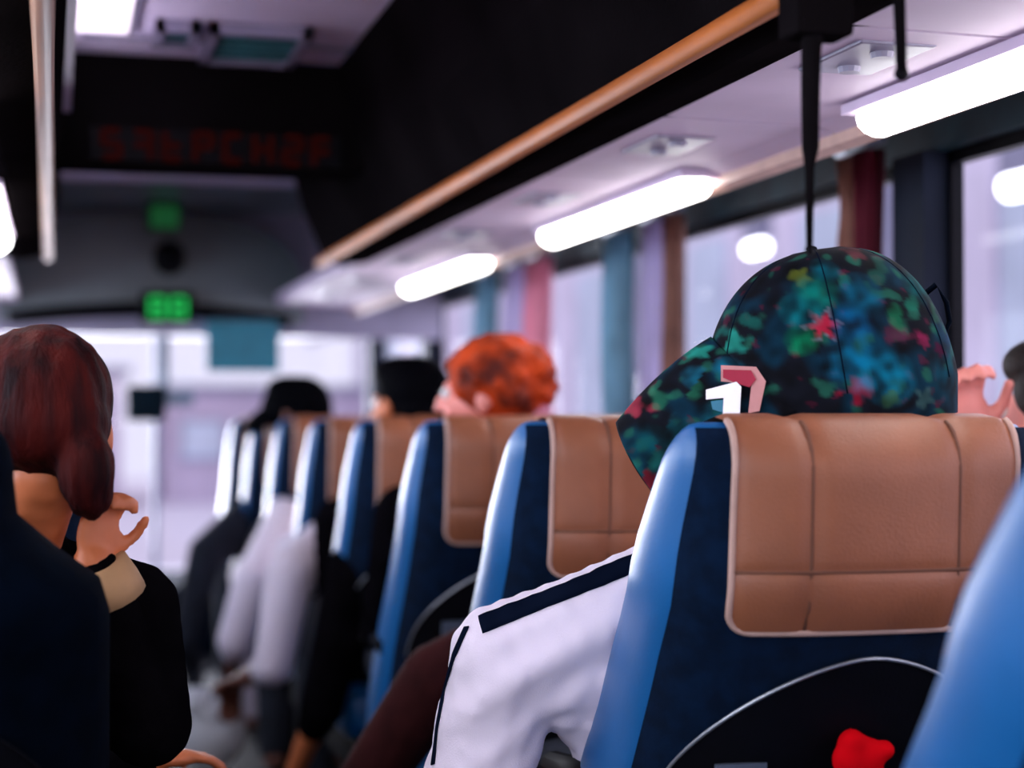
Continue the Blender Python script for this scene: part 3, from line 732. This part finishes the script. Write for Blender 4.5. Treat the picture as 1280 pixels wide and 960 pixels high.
# stripes sewn on the jersey
jm = jersey.data; bvh = BVHTree.FromPolygons([v.co + mc_loc for v in jm.vertices], [tuple(p.vertices) for p in jm.polygons])
def on_jersey(px, py):
    d = pray(px, py); h = bvh.ray_cast(CAM, d)
    return (h[0], h[1]) if h[0] else (None, None)
def ribbon(pix, hw, m, name):
    pts_ = []
    for (a, b) in zip(pix, pix[1:]):
        for k in range(6):
            t = k / 6; r = on_jersey(a[0] + (b[0] - a[0]) * t, a[1] + (b[1] - a[1]) * t)
            if r[0]: pts_.append(r)
    if len(pts_) < 4: print('ribbon missed', name, len(pts_)); return
    bm = bmesh.new(); prev = None
    for i, (p, n) in enumerate(pts_):
        d = (pts_[min(i + 1, len(pts_) - 1)][0] - pts_[max(i - 1, 0)][0]).normalized(); s = d.cross(n).normalized()
        row = []
        for k in range(-2, 3):
            q = p + s * hw * k / 2; h = bvh.find_nearest(q); row.append(bm.verts.new(h[0] + h[1] * .0022 - mc_loc))
        if prev:
            for k in range(4): bm.faces.new((prev[k], prev[k + 1], row[k + 1], row[k]))
        prev = row
    bmesh.ops.recalc_face_normals(bm, faces=bm.faces[:])
    bmesh.ops.solidify(bm, geom=bm.faces[:], thickness=.0015)
    link(name, bm, m, jersey, True)
ribbon([(600, 780), (640, 765), (700, 741), (760, 717), (810, 697)], .015, M['stripe'], 'shoulder_stripe')
ribbon([(584, 784), (568, 820), (556, 862), (547, 910), (541, 965)], .0045, M['stripe'], 'sleeve_piping')
jersey['label'] = 'white jersey with a navy shoulder stripe'

# passengers ahead on the right
person(seated(.50, 1, hip=(.55, 2.90, .50), chest=(.54, 2.86, .72), neck=(.57, 2.84, .86), head=(.62, 2.82, .985),
              shL=tuple(pt(548, 850, 2.86)), elL=tuple(pt(455, 985, 2.98)), wrL=(.30, 3.2, .60), shR=(.74, 2.86, .78), elR=(.76, 2.95, .6), wrR=(.66, 3.1, .58)),
       M['skin'], M['maroon'], M['denim'], (M['hair_brown'], hair_short), 'passenger in a maroon sleeve slouching beyond the white jersey', .009)
y2 = ROW0 + PITCH * 2
hc = pt(616, 478, y2 + .22)
person(seated(.52, 2, head=(hc.x, y2 + .24, 1.165), neck=(.51, y2 + .30, 1.0), yaw=R(62)), M['skin_pink'], M['black'], M['denim'], (M['hair_orange'], hair_curly),
       'passenger with curly orange hair above the tan-covered seats', .008)
y3 = ROW0 + PITCH * 3
hc = pt(510, 492, y3 + .26)
person(seated(.45, 3, head=(hc.x, y3 + .26, 1.150), neck=(.46, y3 + .30, .98), yaw=R(30), shL=tuple(pt(440, 720, y3 + .20)), elL=tuple(pt(402, 885, y3 + .20)), wrL=tuple(pt(368, 965, y3 + .32))),
       M['skin_warm'], M['black'], M['denim'], (M['hair_black'], hair_short), 'black-haired passenger in a black sleeve, left of the orange curls', .009, sleeve='mid')
y4 = ROW0 + PITCH * 4
person(seated(.42, 4, head=(.50, y4 + .26, 1.00), neck=(.47, y4 + .28, .88), chest=(.42, y4 + .32, .74), shL=tuple(pt(362, 718, y4 - .10)), shR=(.62, y4 + .3, .80), elL=tuple(pt(342, 832, y4 - .12)), wrL=tuple(pt(302, 850, y4 + .15))),
       M['skin_dark'], M['white'], M['denim'], (M['hair_black'], hair_short), 'passenger in a white shirt, elbow out in the aisle beside the black sleeve', .010, sleeve='mid')
y5 = ROW0 + PITCH * 5
hc = pt(368, 506, y5 + .26)
r5, s5, b5 = person(seated(.42, 5, head=(hc.x, y5 + .26, 1.135), neck=(.42, y5 + .30, .98), yaw=R(60), chest=(.44, y5 + .40, .70), shL=tuple(pt(318, 730, y5 - .30)), elL=tuple(pt(294, 800, y5 - .30)), wrL=tuple(pt(290, 850, y5 - .2))),
       M['skin_dark'], M['white'], M['white'], (M['hair_black'], hair_short), 'far passenger in white with a black cap above the distant seats', .011, sleeve='mid')
y6 = ROW0 + PITCH * 6
person(seated(.42, 6, chest=(.40, y6 + .40, .74), neck=(.42, y6 + .34, .90), head=(.44, y6 + .30, 1.02), shL=tuple(pt(258, 690, y6 + .1)), elL=tuple(pt(232, 800, y6 + .1)), wrL=tuple(pt(245, 860, y6 + .3))),
       M['skin_dark'], M['denim'], M['denim'], (M['hair_black'], hair_short), 'farthest passenger in dark clothes, arm out against the bright windscreen', .011)
# pale bag on the floor side of the aisle
q = pt(262, 890, y5 + .3)
bg_ = empty('shoulder_bag', (q.x, q.y, 0)); bm = bmesh.new()
for (dx, dz, r) in ((0, .0, .085), (-.05, .03, .06), (.05, .02, .065), (.0, -.07, .12)): ell(bm, (dx, 0, q.z + dz), (r, .07, r * .9), sub=3)
meshobj('bag_body', fuse(bm, .010, 4), M['whitetrim'], bg_)
bm = bmesh.new(); tube(bm, [(-.08, 0, q.z + .03), (-.06, 0, q.z + .10), (0.02, 0, q.z + .15), (.08, 0, q.z + .09), (.09, 0, q.z)], .009, 8); link('bag_strap', bm, M['denim'], bg_, True)
tag(bg_, 'pale soft bag held low in the aisle beside the far passengers', 'bag')

# window passenger at the right edge with a raised hand
hc = pt(1330, 502, 2.36)
P = seated(.93, 1, hip=(.94, 2.42, .56), chest=(.94, 2.38, .82), neck=(.97, 2.37, .96), head=(hc.x, 2.36, 1.125), yaw=R(30),
           shL=(.82, 2.40, .86), elL=(.80, 2.42, .72), wrL=tuple(pt(1213, 555, 2.38)), hdL=(-.2, -.05, 1), huL=(0, .9, .2), curlL=.95,
           shR=(1.06, 2.40, .86), elR=(1.06, 2.5, .68), wrR=(.98, 2.62, .60))
P['knL'] = (.86, 2.8, .55); P['knR'] = (1.0, 2.8, .55)
person(P, M['skin_pink'], M['black'], M['denim'], (M['hair_brown'], hair_short), 'dark-haired passenger at the right edge raising a pink hand beside the cap', .006)

# ------------------------------------------------------------------ caps
def cap(name, center, fwd_yaw, tilt, a, b, hgt, brim, m_of, label, print_fn=None, droop=.085, ridge=.085, nphi=220, nt=90, mats=None):
    root = empty(name, center)
    root.rotation_euler = (0, 0, 0)
    Rm = Matrix.Rotation(fwd_yaw, 3, 'Z') @ Matrix.Rotation(tilt, 3, 'X')       # local +Y forward
    def crown_pt(u, t, g=0):
        # u around, t 0 rim .. 1 top
        phi = 2 * math.pi * u; fy, sx = math.cos(phi), math.sin(phi)
        if t < .22: r, z = 1.0 - .05 * (1 - t / .22) , -.045 + .045 * t / .22 * 1.0
        else:
            th = (t - .22) / .78 * math.pi / 2; r = math.cos(th) ** (.74 + .16 * max(0, fy)); z = hgt * math.sin(th) ** 1.0
        front = max(0, fy)
        y = (a + g) * r * fy * (1 + .05 * front); x = (b + g) * r * sx
        return V((x, y, z))
    bm = bmesh.new(); rows = []
    for j in range(nt + 1):
        t = j / nt
        if j == nt: break
        rows.append([bm.verts.new(Rm @ crown_pt(i / nphi, t)) for i in range(nphi)])
    top = bm.verts.new(Rm @ V((0, 0, hgt)))
    for p_, q_ in zip(rows, rows[1:]):
        for i in range(nphi): bm.faces.new((p_[i], p_[(i + 1) % nphi], q_[(i + 1) % nphi], q_[i]))
    for i in range(nphi): bm.faces.new((rows[-1][i], rows[-1][(i + 1) % nphi], top))
    bmesh.ops.recalc_face_normals(bm, faces=bm.faces[:])
    cr = link('crown', bm, m_of, root, True)
    bm = bmesh.new(); g2 = []; nu, nv = 70, 90
    for j in range(nu + 1):
        l = j / nu; row = []
        for i in range(nv + 1):
            s = 2 * i / nv - 1
            wd = .098 * (1 - .10 * l)
            ph = s * 1.18
            z00 = max(0, ridge * (1 - abs(s) ** 1.7) - .012)
            by, bx_ = a * (1.03 - 1.1 * z00) * math.cos(ph), b * .98 * math.sin(ph)
            tipy = a + brim * math.sqrt(max(0, 1 - (abs(s) ** 2.6) * .55)) - .02
            ty, tx = tipy, bx_ * (1.0 - .02)
            y = by + (ty - by) * l * (1 if tipy > by else 0); x = bx_ + (tx - bx_) * l
            z0 = ridge * (1 - abs(s) ** 1.7) * (1 - .48 * l) - .012
            z = z0 - droop * (abs(s) ** 1.8) * l * .9 - .035 * l * l
            row.append(bm.verts.new(Rm @ V((x, y, z))))
        g2.append(row)
    for p_, q_ in zip(g2, g2[1:]):
        for i in range(nv): bm.faces.new((p_[i], p_[i + 1], q_[i + 1], q_[i]))
    bmesh.ops.recalc_face_normals(bm, faces=bm.faces[:])
    br = link('brim', bm, m_of, root, True)
    so = br.modifiers.new('thick', 'SOLIDIFY'); so.thickness = .003
    if print_fn:
        inv = Rm.inverted()
        for o in (cr, br):
            me = o.data; ca = me.color_attributes.new('print', 'FLOAT_COLOR', 'POINT')
            for v in me.vertices:
                ca.data[v.index].color = (*print_fn(v.co), 1)
    bm = bmesh.new(); ell(bm, Rm @ V((0, 0, hgt + .002)), (.007, .007, .004)); link('top_button', bm, M['navy_dark'], root, True)
    for k in range(3):                               # panel seams
        bm = bmesh.new(); u0 = (k + .5) / 6 if k != 1 else .25
        tube(bm, [Rm @ crown_pt(u0, t / 14, .0002) for t in range(3, 14)] + [Rm @ V((0, 0, hgt))] + [Rm @ crown_pt(u0 + .5, t / 14, .0006) for t in range(13, 2, -1)], .0007, 5)
        link('seam', bm, M['stripe'], cr, True)
    tag(root, label, 'cap')
    return root, Rm
m = bpy.data.materials.new('floral_cloth'); m.use_nodes = True; N = m.node_tree.nodes; L = m.node_tree.links
at = N.new('ShaderNodeAttribute'); at.attribute_name = 'print'; L.new(at.outputs['Color'], N['Principled BSDF'].inputs['Base Color']); N['Principled BSDF'].inputs['Roughness'].default_value = .85; N['Principled BSDF'].inputs['Specular IOR Level'].default_value = .1
tn = N.new('ShaderNodeTexNoise'); tn.inputs['Scale'].default_value = 400; bp_ = N.new('ShaderNodeBump'); bp_.inputs['Strength'].default_value = .15; bp_.inputs['Distance'].default_value = .003
L.new(tn.outputs[0], bp_.inputs['Height']); L.new(bp_.outputs[0], N['Principled BSDF'].inputs['Normal'])
M['floral'] = m
CC = pt(1044, 492, 1.965)
KX = 1 / 1020.0                                      # metres per photo pixel at the cap
def g_(px, py): return ((px - 1038) * KX, (492 - py) * KX)
blobs = [  # px, py, radius px, colour, kind
    (985, 412, 17, (.55, .02, .06), 'star'), (1022, 487, 20, (.32, .005, .03), 'blob'), (822, 493, 18, (.36, .03, .06), 'blob'),
    (1110, 432, 10, (.35, .02, .10), 'blob'), (1045, 320, 14, (.10, .02, .03), 'blob'), (1070, 420, 16, (.09, .02, .05), 'blob'),
    (1020, 455, 34, (.0, .17, .33), 'soft'), (1022, 410, 24, (.0, .12, .30), 'soft'), (1060, 475, 30, (.0, .20, .34), 'soft'), (965, 395, 20, (.0, .24, .28), 'soft'),
    (962, 430, 16, (.0, .24, .10), 'soft'), (1075, 402, 16, (.01, .20, .09), 'leaf'), (1100, 385, 14, (.01, .17, .11), 'leaf'), (972, 352, 12, (.14, .18, .02), 'blob'),
    (985, 372, 22, (.0, .16, .13), 'soft'), (900, 430, 14, (.02, .34, .26), 'blob'), (890, 465, 15, (.01, .22, .35), 'soft'), (850, 488, 12, (.02, .20, .11), 'leaf'),
    (1035, 375, 24, (.0, .11, .20), 'soft'), (1120, 360, 22, (.0, .09, .10), 'soft'), (1150, 470, 34, (.0, .06, .10), 'soft'), (1105, 500, 14, (.05, .14, .15), 'blob'),
    (1065, 345, 18, (.01, .09, .07), 'leaf'), (1160, 420, 18, (.0, .05, .12), 'soft'), (870, 520, 16, (.01, .16, .22), 'soft'), (830, 545, 22, (.0, .08, .10), 'soft'),
    (803, 575, 14, (.01, .16, .14), 'soft'), (795, 596, 12, (.22, .01, .02), 'blob'), (1060, 500, 12, (.05, .16, .06), 'leaf'), (1135, 440, 12, (.10, .0, .04), 'blob'),
    (1000, 345, 14, (.0, .13, .18), 'soft'), (1138, 395, 12, (.02, .10, .06), 'leaf'), (915, 405, 12, (.01, .16, .13), 'leaf'), (830, 470, 12, (.10, .05, .03), 'blob')]
def cap_print(co):
    x, z = co.x, co.z; S1 = lambda q: max(0, min(1, q / 5 + .5))
    if co.y > 0: x += .03; z += .01                  # the far side carries the same cloth, shifted
    px, py = 1038 + x / KX, 492 - z / KX
    n1 = noise.noise(co * 26); n2 = noise.noise(co * 70 + V((5, 1, 2))); n3 = noise.noise(co * 48 + V((9, 9, 1)))
    c = V((.006, .008, .016))
    if n1 > .02: c = c.lerp(V((.002, .038, .075)), min(1, (n1 - .02) * 3))
    if n3 > .22: c = c.lerp(V((.015, .12, .08)), min(.8, (n3 - .22) * 5))
    if n2 > .46: c = c.lerp(V((.09, .008, .03)), .6)
    for bx_, by_, r, cl, kd in blobs:
        dx, dy = px - bx_, py - by_; d = math.hypot(dx, dy)
        if d > r * 2: continue
        an = math.atan2(dy, dx)
        if kd == 'star': rr = r * (.75 + .35 * math.cos(6 * an + .5)); k = S1(rr * .9 - d + n2 * 6)
        elif kd == 'blob': k = .9 * S1(r * (.75 + .18 * math.cos(5 * an + bx_) + n2 * .6) - d)
        elif kd == 'leaf': rr = r * (.55 + .6 * abs(math.cos(an * 1.0 + bx_ * .7))); k = .75 * S1(rr * .8 + n2 * 8 - d)
        else: k = max(0, 1 - (d / (r * 1.25)) ** 2) * (.75 + n2 * .9)
        c = c.lerp(V(cl), max(0, min(1, k)))
        if kd == 'star' and k < .1 and d < r * (.95 + .4 * math.cos(6 * an + .5)): c = c.lerp(V((.35, .30, .40)), .55)
    return c * (.52 + .4 * n3 + .3 * n2)
fcap, FR = cap('floral_cap', CC, R(73), R(-9), .148, .098, .176, .140, M['floral'], 'dark baseball cap with blue and red floral print, worn by the man in white', cap_print, ridge=.104, droop=.068)
# appliqué figures on the side of the cap
cbvh = BVHTree.FromPolygons([v.co + V(CC) for v in fcap.children[0].data.vertices], [tuple(p.vertices) for p in fcap.children[0].data.polygons])
import numpy as np
bb = [BVHTree.FromPolygons([v.co + V(CC) for v in o.data.vertices], [tuple(p.vertices) for p in o.data.polygons]) for o in fcap.children[:2]]
hit = []
for px in range(885, 960, 8):
    for py in range(460, 522, 8):
        hs_ = [h for h in (b.ray_cast(CAM, pray(px, py)) for b in bb) if h[0]]
        if hs_: hit.append(min(hs_, key=lambda h: h[3])[0])
A_ = np.array([list(h) for h in hit]); AP_O = V(A_.mean(0)); AP_N = V(np.linalg.svd(A_ - A_.mean(0))[2][2])
if AP_N.dot(CAM - AP_O) < 0: AP_N = -AP_N
AP_O = AP_O + AP_N * max(0, np.percentile((A_ - A_.mean(0)) @ np.array(list(AP_N)), 85))
def applique(poly, m, name, lift):
    bm = bmesh.new(); vs_ = []; pts2 = []; n = len(poly); vb = V(CC)
    for i in range(n):
        a, b = poly[i], poly[(i + 1) % n]
        for k in range(3): pts2.append((a[0] + (b[0] - a[0]) * k / 3, a[1] + (b[1] - a[1]) * k / 3))
    for p in pts2:
        d = pray(*p); vs_.append(bm.verts.new(CAM + d * ((AP_O - CAM).dot(AP_N) / d.dot(AP_N)) + AP_N * lift - vb))
    if len(vs_) < 3: return
    f = bm.faces.new(vs_); r = bmesh.ops.extrude_face_region(bm, geom=[f])
    for v in r['geom']:
        if isinstance(v, bmesh.types.BMVert): v.co += AP_N * .0012
    bmesh.ops.triangulate(bm, faces=bm.faces[:])
    bmesh.ops.recalc_face_normals(bm, faces=bm.faces[:])
    link(name, bm, m, fcap)
WHT, RED_, PNK, BLU = M['whitetrim'], mat('dark_red_applique', (.34, .01, .04), .7, var=.1), mat('pink_applique', (.55, .25, .24), .7, var=.1), mat('blue_applique', (.03, .17, .26), .7, var=.1)
applique([(902, 458), (946, 460), (958, 478), (950, 515), (936, 518), (940, 482), (902, 478)], PNK, 'applique_border', .003)
applique([(905, 464), (940, 465), (946, 476), (938, 486), (924, 482), (905, 474)], RED_, 'applique_numeral', .005)
applique([(884, 490), (922, 480), (928, 486), (926, 522), (905, 524), (906, 500), (884, 502)], WHT, 'applique_numeral', .007)
applique([(890, 504), (905, 502), (905, 518), (892, 514)], BLU, 'applique_patch', .006)
# strap loop at the back
bm = bmesh.new(); sp = [pt(1150, 345, 1.955), pt(1170, 356, 1.955), pt(1183, 378, 1.955), pt(1187, 402, 1.955), pt(1181, 416, 1.955), pt(1172, 424, 1.955)]
sp = [bb[0].find_nearest(sp[0])[0]] + sp[1:-1] + [bb[0].find_nearest(sp[-1])[0]]
tube(bm, [p - V(CC) for p in sp], .0035, 8); link('back_strap', bm, M['navy_dark'], fcap, True)
hc2 = pt(372, 503, y5 + .26)
cap('baseball_cap', (hc2.x, y5 + .26, 1.150), R(75), R(-8), .112, .088, .10, .085, M['hair_black'], 'black cap on the far passenger above the distant seats', None, ridge=.03, droop=.02, nphi=48, nt=20)

# red cloth item tucked in the seat pocket
q = pt(1078, 940, 1.80)
rb = empty('red_pouch', (q.x, q.y, q.z - .05)); bm = bmesh.new()
yy = back_y(0, .40) + 1.76 - .045
for p_, r_ in ((pt(1065, 930, yy), .018), (pt(1062, 950, yy), .022), (pt(1085, 945, yy), .022), (pt(1105, 937, yy), .012), (pt(1075, 985, yy), .034), (pt(1110, 990, yy), .024)): ell(bm, p_ - V(rb.location), (r_, .016, r_), sub=2)
meshobj('pouch_body', fuse(bm, .004, 4), M['red'], rb)
bm = bmesh.new(); tube(bm, [pt(1062, 914, yy) - V(rb.location), pt(1085, 925, yy) - V(rb.location), pt(1112, 934, yy) - V(rb.location)], .004, 6); link('pouch_hem', bm, M['red'], rb, True)
tag(rb, 'bright red cloth pouch tucked in the black pocket of the nearest tan-covered seat', 'pouch')
